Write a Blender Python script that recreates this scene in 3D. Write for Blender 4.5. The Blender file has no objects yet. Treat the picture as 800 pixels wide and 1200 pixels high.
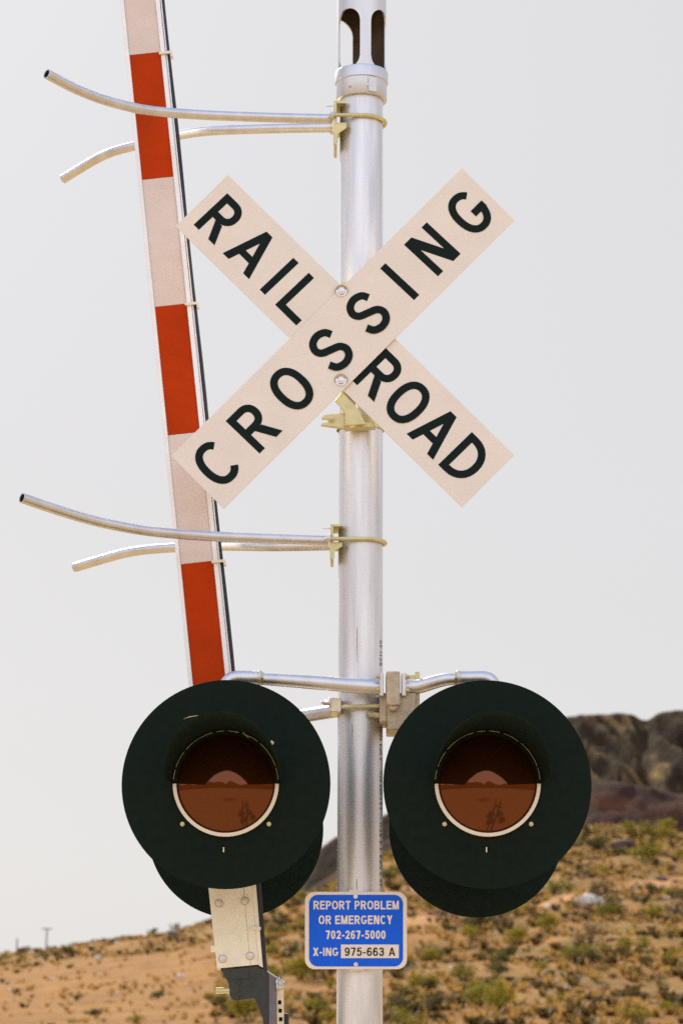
import bpy, bmesh, math, random
from mathutils import Vector, Matrix, noise as mn
R = math.radians
PI = math.pi
random.seed(11)
scene = bpy.context.scene
COL = scene.collection

# ------------------------------------------------------------------ camera
F = 85.0 / 36.0 * 1200.0            # focal length in photo pixels (800 x 1200)
PITCH = R(11.0)
CAM = Vector((-0.057, -7.2, 1.6))
cam_data = bpy.data.cameras.new('camera')
cam_data.sensor_fit = 'VERTICAL'
cam_data.sensor_height = 36.0
cam_data.lens = 85.0
cam_data.clip_start = 0.1
cam_data.clip_end = 20000
cam_data.dof.use_dof = True
cam_data.dof.focus_distance = 7.05
cam_data.dof.aperture_fstop = 6.3
cam = bpy.data.objects.new('camera', cam_data)
cam.location = CAM
cam.rotation_euler = (R(90) + PITCH, 0, 0)
COL.objects.link(cam)
scene.camera = cam

# ------------------------------------------------------------------ sky, sun, exposure
SUN_DIR = Vector((-0.30, 0.76, 0.58)).normalized()      # towards the sun: behind the crossing, left
world = bpy.data.worlds.new('World')
scene.world = world
world.use_nodes = True
wn = world.node_tree
wn.nodes.clear()
sky = wn.nodes.new('ShaderNodeTexSky')
sky.sky_type = 'NISHITA'
sky.sun_disc = False
sky.sun_elevation = math.asin(SUN_DIR.z)
sky.sun_rotation = math.atan2(SUN_DIR.x, SUN_DIR.y)
sky.altitude = 700
sky.air_density = 1.0
sky.dust_density = 4.0
sky.ozone_density = 1.0
hs = wn.nodes.new('ShaderNodeHueSaturation')
hs.inputs['Saturation'].default_value = 0.55
geo = wn.nodes.new('ShaderNodeNewGeometry')             # direction of view into the sky
sep = wn.nodes.new('ShaderNodeSeparateXYZ')
wn.links.new(geo.outputs['Incoming'], sep.inputs['Vector'])
up = wn.nodes.new('ShaderNodeMath')
up.operation = 'MULTIPLY'
up.inputs[1].default_value = -1.0
wn.links.new(sep.outputs['Z'], up.inputs[0])
veil = wn.nodes.new('ShaderNodeValToRGB')               # thin high cloud: pale at the horizon, bluer and dimmer overhead
els = veil.color_ramp.elements
els[0].position, els[0].color = 0.0, (0.395, 0.389, 0.385, 1)
els[1].position, els[1].color = 0.22, (0.384, 0.379, 0.387, 1)
for p_, c_ in ((0.40, (0.384, 0.383, 0.395, 1)), (0.62, (0.34, 0.38, 0.47, 1)), (1.0, (0.27, 0.33, 0.46, 1))):
    e_ = els.new(p_)
    e_.color = c_
wn.links.new(up.outputs[0], veil.inputs['Fac'])
gain = wn.nodes.new('ShaderNodeVectorMath')
gain.operation = 'SCALE'
back = wn.nodes.new('ShaderNodeMapRange')               # sky gain added behind the camera to fill the shaded front faces
back.interpolation_type = 'SMOOTHSTEP'
back.inputs['From Min'].default_value = -0.1
back.inputs['From Max'].default_value = 0.9
back.inputs['To Min'].default_value = 10.4
back.inputs['To Max'].default_value = 18.5
wn.links.new(sep.outputs['Y'], back.inputs['Value'])
wn.links.new(back.outputs['Result'], gain.inputs['Scale'])
wn.links.new(veil.outputs['Color'], gain.inputs[0])
mixw = wn.nodes.new('ShaderNodeMix')
mixw.data_type = 'RGBA'
mixw.inputs['Factor'].default_value = 0.96
wn.links.new(gain.outputs['Vector'], mixw.inputs['B'])
bg = wn.nodes.new('ShaderNodeBackground')
bg.inputs['Strength'].default_value = 0.12
wo = wn.nodes.new('ShaderNodeOutputWorld')
wn.links.new(sky.outputs['Color'], hs.inputs['Color'])
wn.links.new(hs.outputs['Color'], mixw.inputs['A'])
wn.links.new(mixw.outputs['Result'], bg.inputs['Color'])
wn.links.new(bg.outputs['Background'], wo.inputs['Surface'])

sun_data = bpy.data.lights.new('sun', 'SUN')
sun_data.energy = 4.0
sun_data.angle = R(0.53)
sun_data.color = (1.0, 0.91, 0.74)
sun = bpy.data.objects.new('sun', sun_data)
sun.rotation_euler = SUN_DIR.to_track_quat('Z', 'Y').to_euler()
COL.objects.link(sun)

scene.view_settings.view_transform = 'Standard'
scene.view_settings.look = 'None'
scene.view_settings.gamma = 1.0
scene.view_settings.use_curve_mapping = False
scene.view_settings.exposure = 0.59
scene.cycles.use_denoising = False      # keep the fine grain of the sampled light

# ------------------------------------------------------------------ helpers
def P(px, py, Y):
    """world point on the vertical plane y = Y seen at photo pixel px, py"""
    dx, dv = (px - 400.0) / F, (600.0 - py) / F
    d = Vector((dx, math.cos(PITCH) - dv * math.sin(PITCH), math.sin(PITCH) + dv * math.cos(PITCH)))
    return CAM + d * ((Y - CAM.y) / d.y)

def elev(py):
    return PITCH + math.atan((600.0 - py) / F)

def azim(px):
    return math.atan((px - 400.0) / F * math.cos(PITCH))

def mat(name, base, rough=0.6, metal=0.0, var=0.12, vscale=8.0, bump=0.0, bscale=60.0,
        coat=0.0, spec=0.5, stretch=None, detail=6.0, second=None, contrast=(0.3, 0.7)):
    m = bpy.data.materials.new(name)
    m.use_nodes = True
    nt = m.node_tree
    b = nt.nodes['Principled BSDF']
    b.inputs['Roughness'].default_value = rough
    b.inputs['Metallic'].default_value = metal
    b.inputs['Coat Weight'].default_value = coat
    b.inputs['Specular IOR Level'].default_value = spec
    tc = nt.nodes.new('ShaderNodeTexCoord')
    mp = nt.nodes.new('ShaderNodeMapping')
    if stretch:
        mp.inputs['Scale'].default_value = stretch
    nt.links.new(tc.outputs['Object'], mp.inputs['Vector'])
    n = nt.nodes.new('ShaderNodeTexNoise')
    n.inputs['Scale'].default_value = vscale
    n.inputs['Detail'].default_value = detail
    nt.links.new(mp.outputs['Vector'], n.inputs['Vector'])
    cr = nt.nodes.new('ShaderNodeValToRGB')
    cr.color_ramp.elements[0].position = contrast[0]
    cr.color_ramp.elements[1].position = contrast[1]
    lo = second if second else tuple(c * (1 - var) for c in base)
    hi = base if second else tuple(min(1, c * (1 + var)) for c in base)
    cr.color_ramp.elements[0].color = (*lo, 1)
    cr.color_ramp.elements[1].color = (*hi, 1)
    nt.links.new(n.outputs['Fac'], cr.inputs['Fac'])
    nt.links.new(cr.outputs['Color'], b.inputs['Base Color'])
    if var or second:
        mr = nt.nodes.new('ShaderNodeMapRange')
        mr.inputs['To Min'].default_value = max(0.02, rough - 0.08)
        mr.inputs['To Max'].default_value = min(1, rough + 0.08)
        nt.links.new(n.outputs['Fac'], mr.inputs['Value'])
        nt.links.new(mr.outputs['Result'], b.inputs['Roughness'])
    if bump:
        n2 = nt.nodes.new('ShaderNodeTexNoise')
        n2.inputs['Scale'].default_value = bscale
        n2.inputs['Detail'].default_value = 4
        nt.links.new(mp.outputs['Vector'], n2.inputs['Vector'])
        bp = nt.nodes.new('ShaderNodeBump')
        bp.inputs['Strength'].default_value = bump
        bp.inputs['Distance'].default_value = 0.003
        nt.links.new(n2.outputs['Fac'], bp.inputs['Height'])
        nt.links.new(bp.outputs['Normal'], b.inputs['Normal'])
    m['cr'] = 1
    return m

def obj(name, bm, m, parent=None, smooth=False, bevel=0.0, label=None, weld=False):
    """link a bmesh (built in world coordinates) as ONE mesh object"""
    if weld:
        bmesh.ops.remove_doubles(bm, verts=bm.verts, dist=1e-5)
    me = bpy.data.meshes.new(name)
    base = parent_loc(parent)
    if parent is not None:
        for v in bm.verts:
            v.co -= base
    if smooth:
        for f in bm.faces:
            f.smooth = True
    bm.to_mesh(me)
    bm.free()
    if m is not None:
        for mm in (m if isinstance(m, (list, tuple)) else [m]):
            me.materials.append(mm)
    o = bpy.data.objects.new(name, me)
    COL.objects.link(o)
    if parent is not None:
        o.parent = parent
    if bevel:
        md = o.modifiers.new('bevel', 'BEVEL')
        md.width = bevel
        md.segments = 2
        md.limit_method = 'ANGLE'
        md.angle_limit = R(40)
    if smooth:
        try:
            me.set_sharp_from_angle(angle=R(40))
        except Exception:
            pass
    if label:
        o['label'] = label
    return o

def parent_loc(p):
    v = Vector((0, 0, 0))
    while p is not None:
        v += p.location
        p = p.parent
    return v

def thing(name, label, cat, loc=(0, 0, 0), group=None):
    o = bpy.data.objects.new(name, None)
    o.empty_display_size = 0.1
    COL.objects.link(o)
    o.location = loc
    o['label'] = label
    o['category'] = cat
    if group:
        o['group'] = group
    return o

def tag(o, label, cat, group=None):
    o['label'] = label
    o['category'] = cat
    if group:
        o['group'] = group
    return o

def new():
    return bmesh.new()

def box(bm, c, hx, hy, hz, ax=Vector((1, 0, 0)), ay=Vector((0, 1, 0)), az=Vector((0, 0, 1))):
    vs = []
    for sx in (-1, 1):
        for sy in (-1, 1):
            for sz in (-1, 1):
                vs.append(bm.verts.new(c + ax * hx * sx + ay * hy * sy + az * hz * sz))
    for q in ((0, 1, 3, 2), (4, 6, 7, 5), (0, 4, 5, 1), (2, 3, 7, 6), (0, 2, 6, 4), (1, 5, 7, 3)):
        bm.faces.new([vs[i] for i in q])

def pbox(bm, x0, y0, x1, y1, Y0, Y1):
    """box covering photo rectangle x0..x1, y0..y1 on its front plane, from depth Y0 to Y1"""
    a, b = P(x0, y1, Y0), P(x1, y0, Y0)
    c = Vector(((a.x + b.x) / 2, (Y0 + Y1) / 2, (a.z + b.z) / 2))
    box(bm, c, abs(b.x - a.x) / 2, abs(Y1 - Y0) / 2, abs(b.z - a.z) / 2)

def prism(bm, pts, d):
    """closed polygon pts (3D) extruded along d"""
    a = [bm.verts.new(p) for p in pts]
    b = [bm.verts.new(p + d) for p in pts]
    bm.faces.new(a)
    bm.faces.new(list(reversed(b)))
    n = len(pts)
    for i in range(n):
        bm.faces.new((a[(i + 1) % n], a[i], b[i], b[(i + 1) % n]))
    bmesh.ops.recalc_face_normals(bm, faces=bm.faces)

def catmull(pts, n=8):
    out = []
    m = len(pts)
    for i in range(m - 1):
        p0, p1, p2, p3 = pts[max(0, i - 1)], pts[i], pts[i + 1], pts[min(m - 1, i + 2)]
        for k in range(n):
            t = k / n
            out.append(0.5 * ((2 * p1) + (p2 - p0) * t + (2 * p0 - 5 * p1 + 4 * p2 - p3) * t * t
                              + (3 * p1 - p0 - 3 * p2 + p3) * t ** 3))
    out.append(pts[-1].copy())
    return out

def tube(bm, pts, rad, seg=16, cap0=True, cap1=True, hollow0=0.0):
    """round tube through pts; hollow0 = wall thickness of an open first end"""
    n = len(pts)
    rads = rad if isinstance(rad, (list, tuple)) else [rad] * n
    rings = []
    up = None
    for i in range(n):
        t = (pts[min(n - 1, i + 1)] - pts[max(0, i - 1)]).normalized()
        if up is None:
            up = Vector((0, 0, 1)) if abs(t.z) < 0.9 else Vector((0, 1, 0))
        s = t.cross(up).normalized()
        up = s.cross(t).normalized()
        rings.append([bm.verts.new(pts[i] + (s * math.cos(a) + up * math.sin(a)) * rads[i])
                      for a in [2 * PI * k / seg for k in range(seg)]])
    for i in range(n - 1):
        for k in range(seg):
            bm.faces.new((rings[i][k], rings[i][(k + 1) % seg], rings[i + 1][(k + 1) % seg], rings[i + 1][k]))
    if hollow0:
        prev = rings[0]
        depth = min(n - 1, 6)
        for i in range(depth + 1):
            c = pts[i]
            f = (rads[i] - hollow0) / rads[i]
            inner = [bm.verts.new(c + (v.co - c) * f) for v in rings[i]]
            for k in range(seg):
                bm.faces.new((prev[(k + 1) % seg], prev[k], inner[k], inner[(k + 1) % seg]))
            prev = inner
        bm.faces.new(prev)
    elif cap0:
        bm.faces.new(list(reversed(rings[0])))
    if cap1:
        bm.faces.new(rings[-1])
    bmesh.ops.recalc_face_normals(bm, faces=bm.faces)

def cyl(bm, a, b, r, seg=20, r2=None):
    tube(bm, [a, b], [r, r if r2 is None else r2], seg)

def hexnut(bm, c, d, r, h):
    """hexagon bolt head with a washer, axis d, base at c"""
    d = d.normalized()
    cyl(bm, c, c + d * h * 0.25, r * 1.5, 20)
    cyl(bm, c + d * h * 0.25, c + d * h, r, 6)
    cyl(bm, c + d * h, c + d * (h * 1.35), r * 0.5, 10)

# ------------------------------------------------------------------ stroke lettering
def ribbon(pts, t):
    """constant width ribbon along 2D centre line -> list of quads"""
    n = len(pts)
    L, Rr = [], []
    for i in range(n):
        a, b = pts[max(0, i - 1)], pts[min(n - 1, i + 1)]
        dx, dy = b[0] - a[0], b[1] - a[1]
        l = math.hypot(dx, dy) or 1
        nx, ny = -dy / l * t / 2, dx / l * t / 2
        L.append((pts[i][0] + nx, pts[i][1] + ny))
        Rr.append((pts[i][0] - nx, pts[i][1] - ny))
    return [[L[i], Rr[i], Rr[i + 1], L[i + 1]] for i in range(n - 1)]

def arc(cx, cy, rx, ry, a0, a1, n=18, e=2.0):
    out = []
    for i in range(n + 1):
        a = R(a0 + (a1 - a0) * i / n)
        c, s = math.cos(a), math.sin(a)
        out.append((cx + rx * math.copysign(abs(c) ** (2 / e), c), cy + ry * math.copysign(abs(s) ** (2 / e), s)))
    return out

def rect(x0, y0, x1, y1):
    return [(x0, y0), (x1, y0), (x1, y1), (x0, y1)]

def spline2(pts, n=5):
    return [(v.x, v.y) for v in catmull([Vector((a, b, 0)) for a, b in pts], n)]

def bowl(x0, y0, y1, w, t):
    """D-shaped stroke from x0 to w between centre lines y0 and y1"""
    ry = (y1 - y0) / 2
    rx = min(ry, w - t / 2 - x0 - 0.02)
    xc = w - t / 2 - rx
    return [(x0, y1), (xc, y1)] + arc(xc, (y0 + y1) / 2, rx, ry, 90, -90, 16, 2.2)[1:-1] + [(xc, y0), (x0, y0)]

def glyph(ch, w, t):
    h = t / 2
    tx = t * 1.12
    if ch == 'I' or ch == '1':
        return [rect(w / 2 - h, 0, w / 2 + h, 1)]
    if ch == 'L':
        return [rect(0, 0, t, 1), rect(t, 0, w, t)]
    if ch == 'T':
        return [rect(0, 1 - t, w, 1), rect(w / 2 - h, 0, w / 2 + h, 1 - t)]
    if ch == 'H':
        return [rect(0, 0, t, 1), rect(w - t, 0, w, 1), rect(t, .5 - h, w - t, .5 + h)]
    if ch == 'E':
        return [rect(0, 0, t, 1), rect(t, 0, w, t), rect(t, 1 - t, w, 1), rect(t, .52 - h, w * .92, .52 + h)]
    if ch in 'PR':
        ym = .46 if ch == 'P' else .49
        g = [rect(0, 0, t, 1)] + ribbon(bowl(t, ym, 1 - h, w * (1 if ch == 'P' else .97), t), t)
        if ch == 'R':
            x = w * .50
            g.append([(w - tx, 0), (w + t * .06, 0), (x + tx * .72, ym - h + .005), (x - tx * .36, ym - h + .005)])
        return g
    if ch == 'B':
        return [rect(0, 0, t, 1)] + ribbon(bowl(t, .53, 1 - h, w * .95, t), t) + ribbon(bowl(t, h, .53, w, t), t)
    if ch == 'D':
        return [rect(0, 0, t, 1)] + ribbon(bowl(t, h, 1 - h, w, t), t)
    if ch in 'O0':
        return ribbon(arc(w / 2, .5, w / 2 - h, .5 - h, 0, 360, 40, 2.3), t)
    if ch == 'C':
        return ribbon(arc(w / 2, .5, w / 2 - h, .5 - h, 42, 318, 34, 2.3), t)
    if ch == 'G':
        return ribbon(arc(w / 2, .5, w / 2 - h, .5 - h, 42, 353, 36, 2.3), t) + [rect(w * .54, .5 - t, w, .5)]
    if ch == 'S':
        q = [(.98, .77), (.84, .93), (.5, 1.0), (.17, .93), (.03, .76), (.14, .6), (.5, .5), (.86, .4), (.98, .23),
             (.83, .06), (.5, 0), (.16, .07), (.0, .25)]
        return ribbon(spline2([(h + a * (w - t), h + b * (1 - t)) for a, b in q]), t)
    if ch == 'A':
        m = w / 2
        return [[(0, 0), (tx, 0), (m + tx * .5, 1), (m - tx * .5, 1)], [(w - tx, 0), (w, 0), (m + tx * .5, 1), (m - tx * .5, 1)],
                rect(w * .2, .24, w * .8, .24 + t * .95)]
    if ch == 'N':
        return [rect(0, 0, t, 1), rect(w - t, 0, w, 1), [(w - tx * 1.25, 0), (w - t * .05, 0), (tx * 1.25, 1), (t * .05, 1)]]
    if ch == 'M':
        m = w / 2
        return [rect(0, 0, t, 1), rect(w - t, 0, w, 1), [(m - h, 0), (m + h, 0), (tx, 1), (0, 1)], [(m - h, 0), (m + h, 0), (w, 1), (w - tx, 1)]]
    if ch == 'X':
        k = tx * 1.15
        return [[(0, 0), (k, 0), (w, 1), (w - k, 1)], [(w - k, 0), (w, 0), (k, 1), (0, 1)]]
    if ch == 'Y':
        m, k = w / 2, tx * 1.1
        return [rect(m - h, 0, m + h, .44), [(m - h, .42), (m + h, .42), (k, 1), (0, 1)], [(m - h, .42), (m + h, .42), (w, 1), (w - k, 1)]]
    if ch == '-':
        return [rect(0, .30, w, .30 + t)]
    if ch == '2':
        q = [(.02, .72), (.12, .92), (.5, 1.0), (.88, .92), (.98, .74), (.86, .52), (.4, .2), (.06, .0)]
        return ribbon(spline2([(h + a * (w - t), h + b * (1 - t)) for a, b in q]), t) + [rect(0, 0, w, t)]
    if ch == '3':
        q = [(.02, .78), (.2, .95), (.5, 1.0), (.85, .92), (.93, .74), (.8, .58), (.42, .53), (.82, .48), (1, .28), (.85, .06), (.5, 0), (.16, .06), (0, .24)]
        return ribbon(spline2([(h + a * (w - t), h + b * (1 - t)) for a, b in q]), t)
    if ch == '4':
        return [rect(w * .62, 0, w * .62 + t, 1), rect(0, .22, w, .22 + t), [(0, .22 + t * .5), (tx, .22 + t), (w * .62 + t, 1), (w * .62, 1)]]
    if ch == '5':
        q = [(.1, .52), (.25, .6), (.5, .64), (.85, .56), (1, .33), (.86, .07), (.5, 0), (.16, .06), (0, .22)]
        return [rect(w * .14, 1 - t, w * .94, 1), [(w * .04, .48), (w * .04 + t, .5), (w * .14 + t, 1 - t), (w * .14, 1 - t)]] + \
            ribbon(spline2([(h + a * (w - t), h + b * (1 - t)) for a, b in q]), t)
    if ch == '6':
        q = [(.95, .8), (.8, .96), (.5, 1), (.15, .86), (0, .5), (.05, .3)]
        return ribbon(arc(w / 2, .32, w / 2 - h, .32 - h, 0, 360, 26, 2.1), t) + \
            ribbon(spline2([(h + a * (w - t), h + b * (1 - t)) for a, b in q]), t)
    if ch == '9':
        return [[(w - a, 1 - b) for a, b in p] for p in glyph('6', w, t)]
    if ch == '7':
        return [rect(0, 1 - t, w, 1), [(w * .2, 0), (w * .2 + tx, 0), (w, 1 - t), (w - tx * 1.1, 1 - t)]]
    return []

GW = {'I': .22, '1': .22, 'L': .6, 'T': .64, 'E': .62, 'P': .64, 'R': .70, 'B': .68, 'D': .7, 'O': .76, '0': .56, 'C': .70, 'G': .74,
      'S': .66, 'A': .74, 'N': .7, 'M': .82, 'X': .7, 'Y': .7, '-': .32, '2': .56, '3': .56, '4': .58, '5': .56, '6': .56, '9': .56,
      '7': .54, 'H': .7, ' ': .26}

def put_glyph(bm, ch, O, U, V, N, w_world, h_world, t, warp=None):
    """glyph with lower-left corner O, baseline U, up V, normal N"""
    polys = glyph(ch, w_world / h_world, t)
    for k, poly in enumerate(polys):
        pts = []
        for (x, y) in poly:
            p = O + U * (x * h_world) + V * (y * h_world) + N * (0.00004 * k)
            pts.append(bm.verts.new(warp(p) if warp else p))
        try:
            f = bm.faces.new(pts)
        except ValueError:
            continue
        f.normal_update()
        if not warp and f.normal.dot(N) < 0:
            f.normal_flip()

def put_line(bm, text, O, U, V, N, width, height, t, gap=.13, warp=None):
    """text fitted between O and O + U*width"""
    tot = sum(GW[c] for c in text) + gap * (len(text) - 1)
    k = width / (tot * height)
    x = 0.0
    for c in text:
        w = GW[c] * height * k
        if c != ' ':
            put_glyph(bm, c, O + U * x, U, V, N, w, height, t, warp)
        x += w + gap * height * k

# ------------------------------------------------------------------ materials
M = {}
M['alu'] = mat('brushed_aluminium', (0.66, 0.65, 0.68), .38, .9, var=.10, vscale=5, bump=.05, bscale=60, stretch=(4, 4, .5))
M['alu_pole'] = mat('weathered_aluminium', (0.72, 0.735, 0.80), .42, .8, var=.18, vscale=7, bump=.05, bscale=50, stretch=(5, 5, .35))
M['galv'] = mat('galvanised_steel', (0.66, 0.60, 0.48), .42, .85, var=.16, vscale=40, bump=.10, bscale=120)
M['brass'] = mat('yellow_zinc_plate', (0.64, 0.575, 0.33), .48, .7, var=.12, vscale=30, bump=.08, bscale=100)
M['cast'] = mat('cast_clamp', (0.52, 0.43, 0.31), .55, .6, var=.18, vscale=45, bump=.35, bscale=160)
M['zinc'] = mat('zinc_bolt', (0.72, 0.72, 0.78), .35, .9, var=.1, vscale=80)
M['hood'] = mat('shade_lifted_black', (0.0115, 0.0225, 0.0225), .9, 0, var=.2, vscale=40, spec=.05)  # black paint lightened to cancel the shade inside the hood
M['black'] = mat('flat_black_paint', (0.0046, 0.0118, 0.0088), .75, 0, var=.25, vscale=40, bump=.1, bscale=300, spec=.15)
M['sheet_white'] = mat('white_reflective_sheeting', (0.825, 0.76, 0.718), .45, 0, var=.035, vscale=7, bump=.05, bscale=700, spec=.35)
M['ink'] = mat('black_sign_ink', (0.004, 0.012, 0.012), .5, 0, var=.1, vscale=60, spec=.12)
M['sheet_arm'] = mat('arm_white_sheeting', (0.72, 0.62, 0.60), .5, 0, var=.05, vscale=14, bump=.05, bscale=600, spec=.3)
M['sheet_red'] = mat('arm_red_sheeting', (0.46, 0.040, 0.002), .6, 0, var=.12, vscale=9, bump=.05, bscale=600, spec=.08)
M['arm_alu'] = mat('arm_aluminium', (0.86, 0.86, 0.90), .5, .35, var=.05, vscale=20)
M['cable'] = mat('black_cable', (0.012, 0.014, 0.02), .4, 0, var=.1, vscale=30)
M['plastic_white'] = mat('white_plastic', (0.82, 0.78, 0.70), .5, 0, var=.05, vscale=20)
M['plate'] = mat('pale_painted_plate', (0.88, 0.84, 0.74), .55, 0, var=.06, vscale=30, bump=.08, bscale=200)
M['dark_steel'] = mat('dark_grey_steel', (0.036, 0.044, 0.044), .55, .2, var=.25, vscale=30, bump=.15, bscale=150)
M['grey_steel'] = mat('grey_steel', (0.16, 0.15, 0.19), .5, .3, var=.2, vscale=30, bump=.1, bscale=150)
M['sign_blue'] = mat('blue_sign_sheeting', (0.012, 0.125, 0.86), .45, 0, var=.05, vscale=40, bump=.04, bscale=600, spec=.12)
M['white_ring'] = mat('white_lens_gasket', (0.85, 0.80, 0.74), .5, 0, var=.05, vscale=30)
M['seam'] = mat('worn_flange_and_glint', (0.62, 0.48, 0.26), .5, .4, var=.2, vscale=40)
M['stencil'] = mat('faded_stencil_ink', (.11, .10, .12), .6, .2, var=.3, vscale=60)
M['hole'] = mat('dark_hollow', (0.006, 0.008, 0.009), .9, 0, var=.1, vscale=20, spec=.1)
M['inner'] = mat('shaded_inner_wall', (0.095, 0.07, 0.052), .85, 0, var=.2, vscale=20, spec=.1)  # shade inside the slotted head, put into a dark base colour
M['rust'] = mat('rust_run', (0.50, 0.36, 0.18), .7, .2, var=.3, vscale=60)
M['wood'] = mat('weathered_timber', (0.24, 0.19, 0.15), .9, 0, var=.3, vscale=5)

def lens_material():
    m = bpy.data.materials.new('red_lens')
    m.use_nodes = True
    nt = m.node_tree
    b = nt.nodes['Principled BSDF']
    b.inputs['Base Color'].default_value = (0.15, 0.049, 0.021, 1)
    b.inputs['Metallic'].default_value = 0.78
    b.inputs['Roughness'].default_value = 0.06
    n = nt.nodes.new('ShaderNodeTexNoise')
    n.inputs['Scale'].default_value = 40
    tc = nt.nodes.new('ShaderNodeTexCoord')
    nt.links.new(tc.outputs['Object'], n.inputs['Vector'])
    bp = nt.nodes.new('ShaderNodeBump')
    bp.inputs['Strength'].default_value = 0.04
    bp.inputs['Distance'].default_value = 0.002
    nt.links.new(n.outputs['Fac'], bp.inputs['Height'])
    nt.links.new(bp.outputs['Normal'], b.inputs['Normal'])
    return m
M['lens'] = lens_material()

def ramp(nt, fac, stops):
    cr = nt.nodes.new('ShaderNodeValToRGB')
    while len(cr.color_ramp.elements) < len(stops):
        cr.color_ramp.elements.new(0.5)
    for e, (p, c) in zip(cr.color_ramp.elements, stops):
        e.position = p
        e.color = (*c, 1)
    nt.links.new(fac, cr.inputs['Fac'])
    return cr.outputs['Color']

def mixc(nt, fac, a, b):
    mx = nt.nodes.new('ShaderNodeMix')
    mx.data_type = 'RGBA'
    if isinstance(fac, float):
        mx.inputs['Factor'].default_value = fac
    else:
        nt.links.new(fac, mx.inputs['Factor'])
    for s, c in (('A', a), ('B', b)):
        if isinstance(c, tuple):
            mx.inputs[s].default_value = (*c, 1)
        else:
            nt.links.new(c, mx.inputs[s])
    return mx.outputs['Result']

def noise_node(nt, vec, scale, detail=6, rough=.6):
    n = nt.nodes.new('ShaderNodeTexNoise')
    n.inputs['Scale'].default_value = scale
    n.inputs['Detail'].default_value = detail
    n.inputs['Roughness'].default_value = rough
    nt.links.new(vec, n.inputs['Vector'])
    return n.outputs['Fac']

def attr(nt, name):
    a = nt.nodes.new('ShaderNodeAttribute')
    a.attribute_name = name
    return a.outputs['Fac']

def ground_material():
    m = bpy.data.materials.new('desert_soil')
    m.use_nodes = True
    nt = m.node_tree
    b = nt.nodes['Principled BSDF']
    b.inputs['Roughness'].default_value = .95
    b.inputs['Specular IOR Level'].default_value = .1
    tc = nt.nodes.new('ShaderNodeTexCoord')
    v = tc.outputs['Object']
    c1 = ramp(nt, noise_node(nt, v, .55, 8, .7), [(.30, (.11, .053, .018)), (.46, (.265, .128, .038)), (.60, (.365, .18, .056)), (.76, (.51, .29, .115))])
    big = ramp(nt, noise_node(nt, v, .06, 4), [(.4, (.28, .13, .040)), (.65, (.39, .175, .050))])
    c2 = mixc(nt, .35, c1, big)
    # dry olive grass patches
    gm = nt.nodes.new('ShaderNodeMapRange')
    gm.inputs['From Min'].default_value = .46
    gm.inputs['From Max'].default_value = .64
    nt.links.new(noise_node(nt, v, .28, 7, .7), gm.inputs['Value'])
    ga = nt.nodes.new('ShaderNodeMath')
    ga.operation = 'MULTIPLY'
    nt.links.new(gm.outputs['Result'], ga.inputs[0])
    nt.links.new(attr(nt, 'scrub'), ga.inputs[1])
    c3 = mixc(nt, ga.outputs[0], c2, (.19, .135, .042))
    c4 = mixc(nt, attr(nt, 'track'), c3, (.50, .25, .105))
    # unseen near ground made pale to bounce warm light upward
    gv = ramp(nt, noise_node(nt, v, 9.0, 5, .7), [(.3, (.44, .30, .14)), (.7, (.66, .48, .25))])
    c5 = mixc(nt, attr(nt, 'bounce_gravel'), c4, gv)
    nt.links.new(c5, b.inputs['Base Color'])
    bp = nt.nodes.new('ShaderNodeBump')
    bp.inputs['Strength'].default_value = .8
    bp.inputs['Distance'].default_value = .12
    nt.links.new(noise_node(nt, v, 2.2, 8, .7), bp.inputs['Height'])
    nt.links.new(bp.outputs['Normal'], b.inputs['Normal'])
    return m

def rock_slope_material(name, dark, mid, light, scale):
    m = bpy.data.materials.new(name)
    m.use_nodes = True
    nt = m.node_tree
    b = nt.nodes['Principled BSDF']
    b.inputs['Roughness'].default_value = .95
    b.inputs['Specular IOR Level'].default_value = .1
    tc = nt.nodes.new('ShaderNodeTexCoord')
    v = tc.outputs['Object']
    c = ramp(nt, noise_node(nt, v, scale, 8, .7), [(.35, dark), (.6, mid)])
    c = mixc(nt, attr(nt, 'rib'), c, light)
    nt.links.new(c, b.inputs['Base Color'])
    bp = nt.nodes.new('ShaderNodeBump')
    bp.inputs['Strength'].default_value = .8
    bp.inputs['Distance'].default_value = .8
    nt.links.new(noise_node(nt, v, scale * 2.5, 8, .7), bp.inputs['Height'])
    nt.links.new(bp.outputs['Normal'], b.inputs['Normal'])
    return m

def leaf_material(name, a, b_):
    m = bpy.data.materials.new(name)
    m.use_nodes = True
    nt = m.node_tree
    b = nt.nodes['Principled BSDF']
    b.inputs['Roughness'].default_value = .7
    b.inputs['Specular IOR Level'].default_value = .2
    g = nt.nodes.new('ShaderNodeNewGeometry')
    oi = nt.nodes.new('ShaderNodeObjectInfo')
    md = nt.nodes.new('ShaderNodeMath')
    md.operation = 'ADD'
    nt.links.new(g.outputs['Random Per Island'], md.inputs[0])
    nt.links.new(oi.outputs['Random'], md.inputs[1])
    hf = nt.nodes.new('ShaderNodeMath')
    hf.operation = 'MULTIPLY'
    hf.inputs[1].default_value = .5
    nt.links.new(md.outputs[0], hf.inputs[0])
    col = mixc(nt, hf.outputs[0], a, b_)
    nt.links.new(col, b.inputs['Base Color'])
    tr = nt.nodes.new('ShaderNodeBsdfTranslucent')
    nt.links.new(col, tr.inputs['Color'])
    ms = nt.nodes.new('ShaderNodeMixShader')
    ms.inputs['Fac'].default_value = .4
    out = nt.nodes['Material Output']
    nt.links.new(b.outputs['BSDF'], ms.inputs[1])
    nt.links.new(tr.outputs['BSDF'], ms.inputs[2])
    nt.links.new(ms.outputs['Shader'], out.inputs['Surface'])
    return m

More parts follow.
